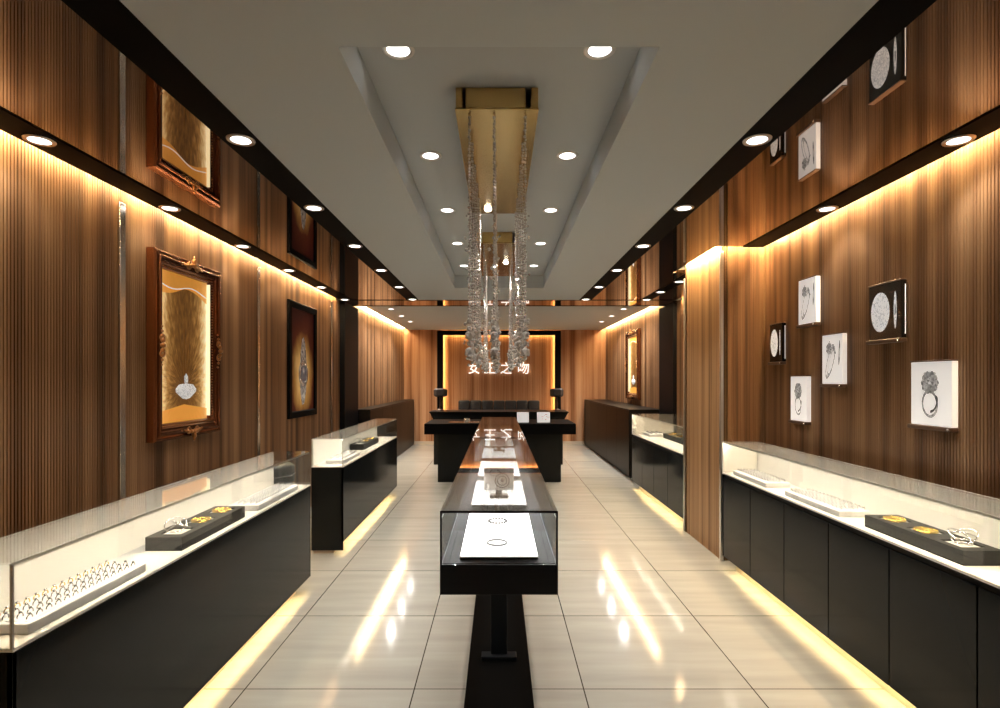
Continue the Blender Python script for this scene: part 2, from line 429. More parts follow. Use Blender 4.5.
struct('ceiling_strip_left', MB().box(-2.10, -1.938, Y0, 7.23, H1 - 0.006, H1 + 0.05), M['black_gloss'], 'narrow black ceiling strip along the left wall light slot', 'ceiling band')
struct('ceiling_strip_right', MB().box(1.938, 2.10, Y0, 4.34, H1 - 0.006, H1 + 0.05), M['black_gloss'], 'narrow black ceiling strip along the right wall above the prints', 'ceiling band')
struct('ceiling_strip_right_rear', MB().box(1.87, 2.0, 5.40, 7.23, H1 - 0.006, H1 + 0.05), M['black_gloss'], 'short narrow black ceiling strip beyond the wood clad pillar', 'ceiling band')
# beam between front and rear ceilings
struct('beam', MB().box(-2.16, WRR, 7.26, 7.79, H1, HR - 0.002), M['mirror'], 'mirrored ceiling beam between shop and reception', 'beam')
struct('trim_3', MB().box(-2.16, WRR, 7.23, 7.26, H1 - 0.004, HR - 0.002).box(-2.16, WRR, 7.79, 7.82, H1 - 0.004, HR - 0.002), M['black_gloss'], 'pair of thin black edges of the mirrored beam', 'trim')
# black columns
struct('column_left', MB().box(WL, -2.09, 7.40, 8.10, 0, H1 - 0.005), M['black_column'], 'black column on the left wall under the beam', 'column')
struct('column_right', MB().box(2.37, WRR, 7.43, 8.08, 0, H1 - 0.005), M['black_column'], 'black column on the right wall under the beam', 'column')
# cove light strips
LZ0, LZ1 = 2.585, 2.60
struct('trim_4', MB().box(-2.140, -2.120, Y0, 7.22, LZ0, LZ1), M['warm_led'], 'warm light strip in the left wall ceiling slot', 'light strip')
struct('trim_5', MB().box(2.120, 2.140, Y0, 4.34, LZ0, LZ1), M['warm_led'], 'warm light strip in the ceiling slot above the framed prints', 'light strip')
struct('trim_6', MB().box(1.735, 1.775, 4.36, 5.39, LZ0, LZ1).box(1.776, 2.148, 4.355, 4.395, LZ0, LZ1), M['warm_led'], 'warm light strip round the top of the wood clad pillar', 'light strip')
struct('trim_7', MB().box(2.36, 2.40, 5.40, 7.22, LZ0, LZ1), M['warm_led'], 'warm light strip in the slot between pillar and beam', 'light strip')
struct('trim_8', MB().box(-2.14, -2.10, 8.12, 12.35, HB + 0.03, HB + 0.045), M['warm_led_rear'], 'warm light strip above the rear left wall', 'light strip')
struct('trim_9', MB().box(2.36, 2.40, 8.12, 12.35, HB + 0.03, HB + 0.045), M['warm_led_rear'], 'warm light strip above the rear right wall', 'light strip')
# chrome strips in the panelling
k = 10
for y in (3.12, 4.89, 7.02):
    struct('trim_%d' % k, MB().box(WL, WL + 0.012, y - 0.024, y + 0.024, 0, 2.47, 0.003), M['steel'], 'vertical steel strip set in the left panelling, %s from the front' % ORD[(k - 10)], 'trim'); k += 1
struct('trim_13', MB().box(1.786, 1.812, 4.400, 4.432, 0, 2.50, 0.004), M['chrome'], 'chrome corner strip on the near edge of the wood clad pillar', 'trim')
struct('trim_14', MB().box(1.786, 1.812, 5.268, 5.296, 0, 2.44, 0.004), M['chrome'], 'chrome corner strip on the far edge of the wood clad pillar', 'trim')

# ------------------------------------------------------------------ downlights
def make_downlight():
    t = thing('downlight', '', 'ceiling light', (0, 0, 0))
    mb = MB().lathe(0, 0, [(0.042, 0.0), (0.042, -0.004), (0.058, -0.005), (0.060, -0.001), (0.060, 0.0)], 24)
    obj('trim_ring', mb, M['chrome'], t, True)
    obj('lens', MB().lathe(0, 0, [(0, -0.0025), (0.042, -0.0025), (0.042, -0.0005), (0, -0.0005)], 24), M['lamp'], t)
    return t
dl = make_downlight(); first_dl = [True]
def light_at(name, x, y, z, power, deg, blend, color, radius=0.035):
    l = bpy.data.lights.new(name, 'SPOT'); l.energy = power; l.spot_size = math.radians(deg); l.spot_blend = blend
    l.color = color; l.shadow_soft_size = radius
    o = bpy.data.objects.new(name, l); COL.objects.link(o); o.location = (x, y, z); return o
def downlight(x, y, z, label, group, power, deg=120, scale=1.0):
    if first_dl[0]:
        o = dl; first_dl[0] = False; o.location = (x, y, z); o['label'] = label; o['group'] = group
    else: o = copy_tree(dl, (x, y, z), label, group)
    o.scale = (scale, scale, 1)
    if power: light_at('downlight_beam', x, y, z - 0.012, power, deg, 1.0 if deg > 120 else 0.6, (1.0, 0.95, 0.88))
for k in range(5):
    for s, nm in ((-1, 'left'), (1, 'right')):
        downlight(s * 0.367, 1.99 + 0.94 * k, HR, 'round white downlight in the ceiling recess, %s from the front in the %s row' % (ORD[k], nm), 'downlights in the ceiling recess', 24, 80)
for k in range(6):
    for s, nm in ((-1, 'left'), (1, 'right')):
        downlight(s * 1.135, 2.40 + 0.95 * k, H1 - 0.004, 'round white downlight in the wide black band, %s from the front on the %s side' % (ORD[k], nm), 'downlights in the wide black bands', 33, 100)
for k in range(6):
    downlight(-2.02, 2.40 + 0.95 * k, H1 - 0.006, 'round downlight in the narrow black strip by the left wall, %s from the front' % ORD[k], 'downlights along the left wall', 6)
for k, y in enumerate((2.40, 3.36)):
    downlight(2.02, y, H1 - 0.006, 'round downlight above the framed prints in the right narrow strip, %s from the front' % ORD[k], 'downlights along the right wall', 14, 110)
for k, y in enumerate((5.85, 6.54, 7.16)):
    downlight(1.935, y, H1 - 0.006, 'small downlight in the short strip beyond the wood clad pillar, %s from the front' % ORD[k], 'downlights beyond the pillar', 6)
for k, y in enumerate((8.75, 9.7, 10.65)):
    for s, x, nm in ((-1, -1.73, 'left'), (1, 2.0, 'right')):
        downlight(x, y, HB, 'small downlight in the rear ceiling, %s from the front on the %s side' % (ORD[k], nm), 'downlights in the rear ceiling', 125, 150)

# ------------------------------------------------------------------ showcases along the walls
def wall_case(name, label, xf, xb, y0, y1, zd, zt, seams=(), near_end='glass', far_end='white', back='white', glow=(0.12, 0.12), led='case_led'):
    """xf/xb: front (aisle side) and back x; zd deck height, zt glass top"""
    s = 1 if xf > 0 else -1                 # outward direction = s towards the wall
    t = thing(name, label, 'showcase', ((xf + xb) / 2, (y0 + y1) / 2, 0), 'glass topped jewellery showcases along the walls')
    def X(a, b): return sorted((a, b))
    # body of door panels
    a, b = X(xf + s * 0.016, xb)
    obj('cabinet_body', MB().box(a, b, y0 + 0.012, y1 - 0.012, 0.145, zd - 0.008), M['seam'], t)
    a, b = X(xf, xf + s * 0.016)
    edges = [y0] + [q for q in seams if y0 < q < y1] + [y1]
    zt_door = zd - (0.035 if seams else 0.012)
    for p, q in zip(edges, edges[1:]):
        g = 0.0035 if len(edges) > 2 else 0.0
        obj('door' if seams else 'front_panel', MB().box(a, b, p + g, q - g, 0.10, zt_door, 0.001, 1), M['lacquer'], t)
    a, b = X(xf, xb)
    obj('end_panel', MB().box(a, b, y0, y0 + 0.012, 0.03, zd - 0.012), M['lacquer'], t)
    obj('end_panel', MB().box(a, b, y1 - 0.012, y1, 0.10, zd - 0.012), M['lacquer'], t)
    a, b = X(xf + s * 0.085, xb - s * 0.01)
    obj('plinth', MB().box(a, b, y0 + 0.02, y1 - 0.05, 0.0, 0.1445), M['base_pale'], t)
    a, b = X(xf + s * 0.020, xf + s * 0.040)
    obj('floor_light_strip', MB().box(a, b, y0 + glow[0], y1 - glow[1], 0.134, 0.1445), M['floor_led'], t)
    a, b = X(xf - s * 0.001, xb)
    d = MB().box(a, b, y0, y1, zd - 0.008, zd)
    obj('deck', d, M['white'], t)
    if back == 'white':
        a, b = X(xb - s * 0.012, xb)
        obj('back_panel', MB().box(a, b, y0 + 0.006, y1 - 0.006, zd, zt - 0.006), M['white'], t)
    else:
        a, b = X(xb - s * 0.006, xb)
        obj('back_glass', MB().box(a, b, y0 + 0.006, y1 - 0.006, zd, zt - 0.006), M['glass'], t)
    a, b = X(xf, xf + s * 0.006)
    obj('front_glass', MB().box(a, b, y0 + 0.006, y1 - 0.006, zd, zt - 0.006), M['glass'], t)
    a, b = X(xf, xb)
    obj('top_glass', MB().box(a, b, y0, y1, zt - 0.006, zt), M['glass_top'], t)
    if near_end == 'glass': obj('end_glass', MB().box(a, b, y0, y0 + 0.006, zd, zt - 0.006), M['glass'], t)
    elif near_end == 'white': obj('end_screen', MB().box(a, b, y0, y0 + 0.006, zd, zt - 0.006), M['white'], t)
    if far_end == 'white': obj('end_screen', MB().box(a, b, y1 - 0.008, y1, zd, zt - 0.006), M['white'], t)
    else: obj('end_glass', MB().box(a, b, y1 - 0.006, y1, zd, zt - 0.006), M['glass'], t)
    a, b = X(xf + s * 0.007, xf + s * 0.017)
    r = obj('light_rail', MB().box(a, b, y0 + 0.008, y1 - 0.008, zt - 0.009, zt - 0.0065).box(*X(xf + s * 0.0065, xf + s * 0.0090), y0 + 0.008, y1 - 0.008, zt - 0.0145, zt - 0.009), M['chrome'], t)
    a, b = X(xf + s * 0.010, xf + s * 0.0168)
    obj('led_strip', MB().box(a, b, y0 + 0.02, y1 - 0.02, zt - 0.0115, zt - 0.0092), M[led], r)
    if near_end == 'glass':
        obj('corner_post', MB().box(*X(xf, xf + s * 0.007), y0 - 0.001, y0 + 0.005, zd, zt - 0.006), M['post'], t)
    return t
ZD, ZT = 0.735, 0.968
wall_case('wall_showcase', 'long black showcase with lit white glass display on the near left', -1.308, -1.574, 1.468, 3.79, ZD, ZT, far_end='glass')
wall_case('wall_showcase', 'shorter black lit showcase farther along the left wall', -1.308, -1.574, 4.58, 7.0, ZD, ZT, far_end='glass')
wall_case('wall_showcase', 'long black lit showcase with door panels under the framed prints on the right', 1.732, 2.012, 0.64, 4.235, 0.745, 0.987,
          seams=[1.978 + 0.447 * q for q in range(-3, 6)], glow=(0.05, 0.1))
wall_case('wall_showcase', 'black lit showcase beyond the wood clad pillar on the right', 1.80, 2.36, 5.31, 7.39, 0.735, 1.005, back='glass', seams=[5.83, 6.35, 6.87])

# ring trays and rings
def ring_tray(x0, x1, y0, y1, z, label):
    mb = MB().box(x0, x1, y0, y1, z, z + 0.033, 0.006, 3)
    t = thing('ring_tray', label, 'tray', ((x0 + x1) / 2, (y0 + y1) / 2, z), 'white ring trays in the showcases')
    obj('tray_body', mb, M['tray_white'], t)
    mb = MB(); n = 5
    for q in range(n):
        xx = x0 + 0.018 + (x1 - x0 - 0.036) * q / (n - 1)
        mb.box(xx - 0.006, xx + 0.006, y0 + 0.012, y1 - 0.012, z + 0.0325, z + 0.036, 0.002, 1)
    obj('foam_bar', mb, M['tray_white'], t)
    return t
def ring_proto(parts, metal):
    """upright ring facing the aisle, base at the origin"""
    R, r = (0.0105, 0.0018) if parts else (0.0115, 0.0026)
    rot = Matrix.Rotation(PI / 2, 3, 'Y')
    def band(mb): mb.torus((0, 0, -0.0005), R, r, 14, 5, rot); return mb
    def stone(mb): mb.lathe(0, 0, [(0, 0.0085), (0.0052, 0.0125), (0.0034, 0.0146), (0, 0.0146)], 8); return mb
    return band, stone
def rings(name, x0, x1, y0, y1, z, rows, cols, label, group, metal='silver', parts=False, rowmetal=None, goldlabel=None):
    protos = {}
    side = 1 if x0 > 0 else -1
    for i in range(rows):
        # row 0 = aisle side
        f = (i + 0.5) / rows
        x = (x0 + (x1 - x0) * f) if side > 0 else (x1 + (x0 - x1) * f)
        gold = rowmetal and i in rowmetal
        for j in range(cols):
            y = y0 + (y1 - y0) * (j + 0.5 + (0.25 if i % 2 else 0)) / (cols + 0.25)
            key = 'gold' if gold else metal
            if key not in protos:
                band, stone = ring_proto(parts, key)
                lab = goldlabel if gold else label
                if parts:
                    t = thing(name, lab, 'ring', (x, y, z), group + (' in gold' if gold else ''))
                    b = obj('band', MB(), M[key], t); bm = MB(); band(bm); b.data = mesh_from(bm, 'band', M[key], True)
                    sm = MB(); stone(sm); st = obj('stone', MB(), M['silver'], t); st.data = mesh_from(sm, 'stone', M['silver'])
                    for o in (b, st): o.location = (0, 0, 0)
                else:
                    bm = MB(); band(bm); stone(bm); me = mesh_from(bm, name, M[key])
                    t = bpy.data.objects.new(name, me); COL.objects.link(t); t.location = (x, y, z)
                    tag(t, lab, 'ring', group + (' in gold' if gold else ''))
                protos[key] = t
            else: copy_tree(protos[key], (x, y, z))
ZR = ZD + 0.0365
ring_tray(-1.490, -1.336, 1.55, 2.07, ZD, 'white ring tray at the near front corner of the left showcase')
rings('ring', -1.482, -1.343, 1.565, 2.055, ZR, 4, 14, 'small silver ring standing in the nearest white ring tray on the left', 'rings in the nearest left tray', parts=True, rowmetal={3}, goldlabel='small gold ring in the back row of the nearest left ring tray')
ring_tray(-1.475, -1.330, 3.02, 3.62, ZD, 'white ring tray at the far end of the near left showcase')
rings('ring', -1.47, -1.335, 3.03, 3.61, ZR, 4, 15, 'tiny ring in the white tray behind the black tray of the near left showcase', 'rings in the far left tray')
ring_tray(1.768, 1.935, 2.84, 3.38, 0.745, 'white ring tray in the right showcase just beyond its black tray')
rings('ring', 1.775, 1.93, 2.85, 3.37, 0.745 + 0.0365, 5, 14, 'tiny ring in the right showcase tray just beyond the black tray', 'rings in the middle right tray')
ring_tray(1.768, 1.935, 3.62, 4.13, 0.745, 'white ring tray at the far end of the right showcase near the pillar')
rings('ring', 1.775, 1.93, 3.63, 4.12, 0.745 + 0.0365, 4, 12, 'tiny ring in the tray at the far end of the right showcase', 'rings in the far right tray')
ring_tray(-1.50, -1.34, 4.72, 5.30, ZD, 'white ring tray at the near end of the farther left showcase')
rings('ring', -1.49, -1.35, 4.74, 5.28, ZR, 3, 10, 'tiny ring in the white tray of the farther left showcase', 'rings in the farther left showcase')
ring_tray(1.92, 2.12, 6.95, 7.30, ZD, 'white ring tray at the far end of the showcase beyond the pillar')
rings('ring', 1.93, 2.11, 6.97, 7.28, ZR, 3, 8, 'tiny ring in the white tray of the showcase beyond the pillar', 'rings in the showcase beyond the pillar')

# black trays with three wells, bracelets
def black_tray(x0, x1, y0, y1, z, where):
    h = 0.058
    t = thing('display_tray', 'long black tray with three white wells holding bracelets, in %s' % where, 'tray', ((x0 + x1) / 2, (y0 + y1) / 2, z), 'black bracelet trays')
    L = (y1 - y0) / 3
    mb = MB()
    mb.box(x0, x1, y0, y1, z, z + h - 0.02)
    wx0, wx1 = x0 + (x1 - x0) * 0.2, x1 - (x1 - x0) * 0.2
    e = [y0] 
    mb.box(x0, wx0, y0, y1, z + h - 0.02, z + h).box(wx1, x1, y0, y1, z + h - 0.02, z + h)
    wells = []
    for q in range(3):
        wa, wb = y0 + L * (q + 0.24), y0 + L * (q + 0.80); wells.append((wa, wb))
    prev = y0
    for wa, wb in wells + [(y1, y1)]:
        mb.box(wx0, wx1, prev, wa, z + h - 0.02, z + h); prev = wb
    obj('tray_body', mb, M['black_tray'], t)
    for q in (1, 2):
        obj('divider_groove', MB().box(x0 - 0.0004, x1 + 0.0004, y0 + L * q - 0.0012, y0 + L * q + 0.0012, z + 0.002, z + h + 0.0004), M['seam'], t)
    for wa, wb in wells:
        obj('well_lining', MB().box(wx0, wx1, wa, wb, z + h - 0.02, z + h - 0.007), M['white'], t)
    zz = z + h - 0.007
    for q, (wa, wb) in enumerate(wells):
        cx, cy = (x0 + x1) / 2, (wa + wb) / 2
        R = min(wx1 - wx0, wb - wa) * 0.46
        if q == 0:
            mb = MB()
            for (dx, dy, rx, ry, dz) in ((-0.008, 0.0, 0.55, 0.25, 0.022), (0.010, 0.008, -0.4, 0.35, 0.022), (0.0, -0.01, 0.15, -0.6, 0.026)):
                rot = Matrix.Rotation(rx, 3, 'X') @ Matrix.Rotation(ry, 3, 'Y')
                mb.torus((cx + dx, cy + dy, zz + dz + 0.012), R, 0.0028, 28, 6, rot)
            single('bracelet', mb, M['bright_silver'], 'silver bangles, front well, black tray in %s' % where, 'bracelet', (cx, cy, zz), 'bracelets in the black trays', True)
        else:
            mb = MB().torus((cx, cy, zz + 0.006), R * 0.9, 0.006, 26, 8)
            for a in range(16): mb.ball((cx + R * 0.9 * math.cos(a * PI / 8), cy + R * 0.9 * math.sin(a * PI / 8), zz + 0.011), 0.0045, 1)
            mb.torus((cx, cy, zz + 0.004), R * 0.5, 0.004, 20, 6)
            single('bracelet', mb, M['gold'], 'gold bracelet, %s well, black tray in %s' % (('middle', 'rear')[q - 1], where), 'bracelet', (cx, cy, zz), 'bracelets in the black trays', True)
    return t
black_tray(-1.50, -1.345, 2.315, 2.89, ZD, 'the near left showcase')
black_tray(1.785, 1.945, 2.10, 2.665, 0.745, 'the right showcase under the prints')
black_tray(-1.545, -1.40, 5.65, 6.35, ZD, 'the farther left showcase')
black_tray(2.06, 2.24, 6.10, 6.85, ZD, 'the showcase beyond the pillar')

# ------------------------------------------------------------------ centre table showcases
def centre_case(label, y0, y1):
    t = thing('table_showcase', label, 'showcase', (0, (y0 + y1) / 2, 0), 'glass table showcases down the middle')
    hw, zb, zd, zt = 0.220, 0.657, 0.770, 0.970
    obj('bezel', MB().box(-hw - 0.001, hw + 0.001, y0, y1, zb, zd, 0.0015, 1), M['navy_black'], t)
    obj('deck', MB().box(-hw + 0.008, hw - 0.008, y0 + 0.008, y1 - 0.008, zd, zd + 0.002), M['black_gloss'], t)
    for s in (-1, 1):
        a, b = sorted((s * hw, s * (hw - 0.005)))
        obj('side_glass', MB().box(a, b, y0 + 0.005, y1 - 0.005, zd, zt - 0.006), M['glass'], t)
        a, b = sorted((s * (hw - 0.0055), s * (hw - 0.0125)))
        r = obj('light_rail', MB().box(a, b, y0 + 0.006, y1 - 0.006, zt - 0.009, zt - 0.0065).box(*sorted((s * (hw - 0.0053), s * (hw - 0.0063))), y0 + 0.006, y1 - 0.006, zt - 0.020, zt - 0.009).box(*sorted((s * (hw - 0.0121), s * (hw - 0.0129))), y0 + 0.006, y1 - 0.006, zt - 0.0116, zt - 0.009), M['black_column'], t)
        a, b = sorted((s * (hw - 0.0065), s * (hw - 0.012)))
        obj('led_strip', MB().box(a, b, y0 + 0.05, y1 - 0.05, zt - 0.0112, zt - 0.0092), M['case_led_white'], r)
        for y, d in ((y0, 1), (y1, -1)):
            p, q = sorted((y, y + d * 0.006)); a, b = sorted((s * hw, s * (hw - 0.006)))
            obj('corner_post', MB().box(a - 0.0005, b + 0.0005, p - 0.0005, q, zd, zt), M['black_column'], t)
    for y, d in ((y0, 1), (y1, -1)):
        p, q = sorted((y, y + d * 0.005))
        obj('end_glass', MB().box(-hw + 0.006, hw - 0.006, p, q, zd, zt - 0.006), M['glass'], t)
        p, q = sorted((y, y + d * 0.006))
        obj('top_edge', MB().box(-hw + 0.006, hw - 0.006, p - 0.0004, q, zt - 0.007, zt + 0.0004), M['black_column'], t)
    obj('top_glass', MB().box(-hw, hw, y0, y1, zt - 0.006, zt), M['glass_top'], t)
    ym0, ym1 = y0 + 0.78, y1 - 0.78
    # fin pedestals with cross feet on a long black plinth
    obj('plinth', MB().box(-0.155, 0.155, y0 + 0.02, y1 - 0.02, 0, 0.022, 0.003, 1), M['black_gloss'], t)
    for y in (ym0, ym1):
        f = obj('pedestal', MB().box(-0.042, 0.042, min(y, y + 0.05 * (1 if y == ym0 else -1)), max(y, y + 0.05 * (1 if y == ym0 else -1)), 0.022, zb, 0.002, 1), M['navy_black'], t)
        obj('foot', MB().box(-0.090, 0.090, y - 0.03, y + 0.03, 0.022, 0.045, 0.003, 1), M['navy_black'], f)
    return t
CY = 4.65
centre_case('nearest glass table showcase in the middle of the floor', 2.04, CY - 0.005)
centre_case('farther glass table showcase in the middle, next to the reception desk', CY + 0.005, 7.22)
zt_ = 0.7725
def board(y0, y1, label):
    t = thing('display_board', label, 'display board', (0, (y0 + y1) / 2, zt_), 'white display boards in the table showcases')
    obj('core', MB().box(-0.150, 0.150, y0, y1, zt_, zt_ + 0.006), M['black_column'], t)
    obj('face', MB().box(-0.150, 0.150, y0, y1, zt_ + 0.006, zt_ + 0.012, 0.0015, 1), M['board_white'], t)
board(2.09, 2.77, 'white display board at the near end of the nearest table showcase')
board(2.97, 3.66, 'white display board in the middle of the nearest table showcase')
board(3.86, 4.55, 'white display board at the far end of the nearest table showcase')
board(4.75, 5.44, 'white display board at the near end of the farther table showcase')
board(5.62, 6.30, 'white display board in the middle of the farther table showcase')
board(6.46, 7.12, 'white display board at the far end of the farther table showcase')
zb_ = zt_ + 0.0125
# a plain bangle and a pearl bracelet lying on the first board
single('bracelet', MB().torus((-0.008, 2.26, zb_ + 0.0030), 0.040, 0.0028, 40, 8), M['ink_dark'], 'dark plain bangle lying on the nearest white display board', 'bracelet', (-0.008, 2.26, zb_), 'bracelets on the nearest board', True)
mb = MB()
for a in range(18): mb.ball((-0.006 + 0.042 * math.cos(a * PI / 9), 2.60 + 0.042 * math.sin(a * PI / 9), zb_ + 0.0050), 0.0052, 1)
single('bracelet', mb, M['ink_dark'], 'dark beaded bracelet on the nearest white display board behind the bangle', 'bracelet', (-0.006, 2.60, zb_), 'bracelets on the nearest board', True)
def card_stand(y, label):
    t = thing('card_stand', label, 'display stand', (0, y, zb_), 'ring card stands on the white boards')
    obj('base', MB().box(-0.052, 0.052, y - 0.03, y + 0.03, zb_, zb_ + 0.018, 0.003, 1), M['bronze'], t)
    obj('post', MB().box(-0.018, 0.018, y - 0.008, y + 0.008, zb_ + 0.018, zb_ + 0.060, 0.002, 1), M['bronze'], t)
    za, zc = zb_ + 0.044, zb_ + 0.172
    c = obj('card', MB().box(-0.086, 0.084, y - 0.014, y - 0.0085, za, zc, 0.0015, 1), M['paper_grey'], t)
    mb = MB(); rot = Matrix.Rotation(PI / 2, 3, 'X')
    mb.torus((0.018, y - 0.0145, za + 0.055), 0.040, 0.0035, 30, 5, rot).torus((0.018, y - 0.0145, za + 0.055), 0.026, 0.0030, 26, 5, rot)
    mb.torus((-0.022, y - 0.0145, za + 0.100), 0.030, 0.0030, 26, 5, rot, 0.6).ball((0.020, y - 0.0145, za + 0.058), 0.013, 1)
    obj('ring_print', mb, M['brown_card'], c)
card_stand(3.14, 'picture card of brown rings on a bronze stand in the nearest table showcase')
card_stand(5.20, 'small picture card on a bronze stand in the farther table showcase')

# ------------------------------------------------------------------ reception: desk, back counter, lamps, bench, sign
t = thing('reception_desk', 'dark reception desk with thick overhanging top before the far wall', 'desk', (0, 8.2, 0))
obj('desktop', MB().box(-1.045, 1.075, 7.62, 8.50, 0.70, 0.848, 0.004, 1), M['black_gloss'], t)
obj('desk_body', MB().box(-0.875, 0.885, 7.80, 8.46, 0.0, 0.70, 0.003, 1), M['lacquer'], t)
t = thing('back_counter', 'wide dark counter with flared top edge behind the reception desk', 'counter', (0, 9.7, 0))
obj('counter_body', MB().box(-1.126, 1.10, 9.42, 9.95, 0.0, 0.70), M['lacquer'], t)
mb = MB()
mb.prism([(-1.10, 0.70), (1.08, 0.70), (1.19, 0.895), (-1.19, 0.895)], 'y', 9.40, 10.0)
obj('flared_front', mb, M['lacquer'], t)
obj('counter_top', MB().box(-1.20, 1.20, 9.38, 10.02, 0.895, 0.915, 0.003, 1), M['dark_brown'], t)
def table_lamp(x, label):
    z = 0.9155; y = 9.75
    t = thing('table_lamp', label, 'lamp', (x, y, z), 'dark lamps on the back counter')
    obj('base', MB().lathe(x, y, [(0, z), (0.07, z), (0.07, z + 0.012), (0.03, z + 0.03), (0, z + 0.03)], 20), M['bronze'], t, False)
    obj('stem', MB().lathe(x, y, [(0, z + 0.028), (0.016, z + 0.028), (0.022, z + 0.10), (0.014, z + 0.18), (0.020, z + 0.25), (0, z + 0.25)], 14), M['bronze'], t, True)
    mb = MB().lathe(x, y, [(0.088, z + 0.245), (0.120, z + 0.27), (0.120, z + 0.37), (0.088, z + 0.395), (0, z + 0.395), (0, z + 0.245), (0.088, z + 0.245)], 6)
    obj('lamp_shade', mb, M['shade'], t)
table_lamp(-1.045, 'dark lamp with hexagonal shade at the left end of the back counter')
table_lamp(1.03, 'dark lamp with hexagonal shade at the right end of the back counter')
t = thing('bench', 'black channel tufted bench against the lit centre panel', 'bench', (0, 11.9, 0))
obj('seat', MB().box(-0.90, 0.90, 11.55, 12.20, 0.12, 0.45, 0.03, 2), M['tuft'], t)
obj('bench_base', MB().box(-0.86, 0.86, 11.62, 12.2, 0.0, 0.12), M['black_column'], t)
for q in range(7):
    w = 1.80 / 7
    obj('back_cushion', MB().box(-0.90 + w * q + 0.003, -0.90 + w * (q + 1) - 0.003, 12.02, 12.20, 0.45, 1.01, 0.035, 3), M['tuft'], t, True)
# sign
def glyph(ch):
    cu = bpy.data.curves.new('glyph', 'FONT'); cu.body = ch; cu.size = 1.0; cu.extrude = 0.04; cu.align_x = 'CENTER'; cu.align_y = 'CENTER'
    o = bpy.data.objects.new('glyph', cu); COL.objects.link(o)
    bpy.context.view_layer.update()
    dg = bpy.context.evaluated_depsgraph_get()
    me = bpy.data.meshes.new_from_object(o.evaluated_get(dg))
    bpy.data.objects.remove(o); return me
ysign = YB + 0.16 - 0.03
t = thing('wall_sign', 'white raised letter shop sign on the lit far wall panel', 'sign', (0, ysign, 1.735))
for ch, px in zip('女王之吻', (474.0, 490.0, 506.3, 523.5)):
    me = glyph(ch)
    xs = [v.co.x for v in me.vertices]; ys = [v.co.y for v in me.vertices]
    cx, cy = (min(xs) + max(xs)) / 2, (min(ys) + max(ys)) / 2
    sc = 0.265 / max(max(xs) - min(xs), max(ys) - min(ys))
    for v in me.vertices:
        x, y, z = v.co
        v.co = ((x - cx) * sc, -z * 0.5, (y - cy) * sc)
    me.materials.clear(); me.materials.append(M['sign'])
    o = bpy.data.objects.new('character', me); COL.objects.link(o); o.parent = t; o.location = ((px - 499) * ysign / 546, 0, 0)
# things on the desk
def standing_card(x0, x1, y, label):
    z = 0.8485
    t = thing('brochure', label, 'brochure', ((x0 + x1) / 2, y, z), 'white brochures standing on the desk')
    mb = MB(); d = 0.05
    for a, b in (((x0, y), (x1, y)),):
        mb.prism([(y, z), (y + 0.006, z), (y + 0.046, z + 0.145), (y + 0.040, z + 0.145)], 'x', x0, x1)
    obj('cover', mb, M['paper'], t)
    obj('stay', MB().prism([(y + 0.09, z), (y + 0.094, z), (y + 0.047, z + 0.13), (y + 0.043, z + 0.13)], 'x', x0 + 0.04, x1 - 0.04), M['paper'], t)
    return t
t1 = standing_card(0.26, 0.43, 7.86, 'plain white brochure standing on the reception desk')
t2 = standing_card(0.55, 0.735, 7.86, 'white brochure with red print standing on the reception desk')
mb = MB(); random.seed(3)
for q in range(16):
    u = random.uniform(0.58, 0.71); v = random.uniform(0.03, 0.12)
    yy = 7.86 + 0.04 * v / 0.145 - 0.0006; z = 0.8485 + v
    mb.box(u, u + 0.018, yy - 0.0003, yy + 0.0006, z, z + 0.006)
obj('red_print', mb, M['red_ink'], t2)
single('serving_tray', MB().box(-0.72, -0.28, 7.72, 7.95, 0.8485, 0.858, 0.003, 1), M['bright_silver'], 'thin silver tray lying on the left of the reception desk', 'tray', (-0.5, 7.83, 0.8485))
mb = MB().lathe(-0.46, 7.82, [(0, 0.8585), (0.03, 0.8585), (0.05, 0.88), (0.05, 0.892), (0.0, 0.915)], 16)
single('bowl', mb, M['bright_silver'], 'small silver domed bowl on the tray of the reception desk', 'bowl', (-0.46, 7.82, 0.8585), smooth=True)

# rear cabinets
def rear_cabinet(x0, x1, y0, y1, front, label):
    t = thing('low_cabinet', label, 'cabinet', ((x0 + x1) / 2, (y0 + y1) / 2, 0), 'dark cabinets along the rear walls')
    s = 1 if front == x1 else -1
    a, b = sorted((front - s * 0.018, x0 if front == x1 else x1))
    obj('cabinet_body', MB().box(a, b, y0, y1, 0.0, 1.0), M['dark_brown'], t)
    obj('cabinet_top', MB().box(x0, x1, y0, y1, 1.0, 1.02), M['dark_brown'], t)
    n = 5; L = (y1 - y0) / n; a, b = sorted((front, front - s * 0.018))
    for q in range(n):
        obj('door', MB().box(a, b, y0 + L * q + 0.002, y0 + L * (q + 1) - 0.002, 0.02, 0.998, 0.001, 1), M['dark_brown'], t)
rear_cabinet(-2.158, -1.92, 8.15, 12.36, -1.92, 'long dark cabinet along the rear left wall')
rear_cabinet(1.935, 2.415, 8.13, 12.36, 1.935, 'long dark cabinet along the rear right wall under the small gilt picture')

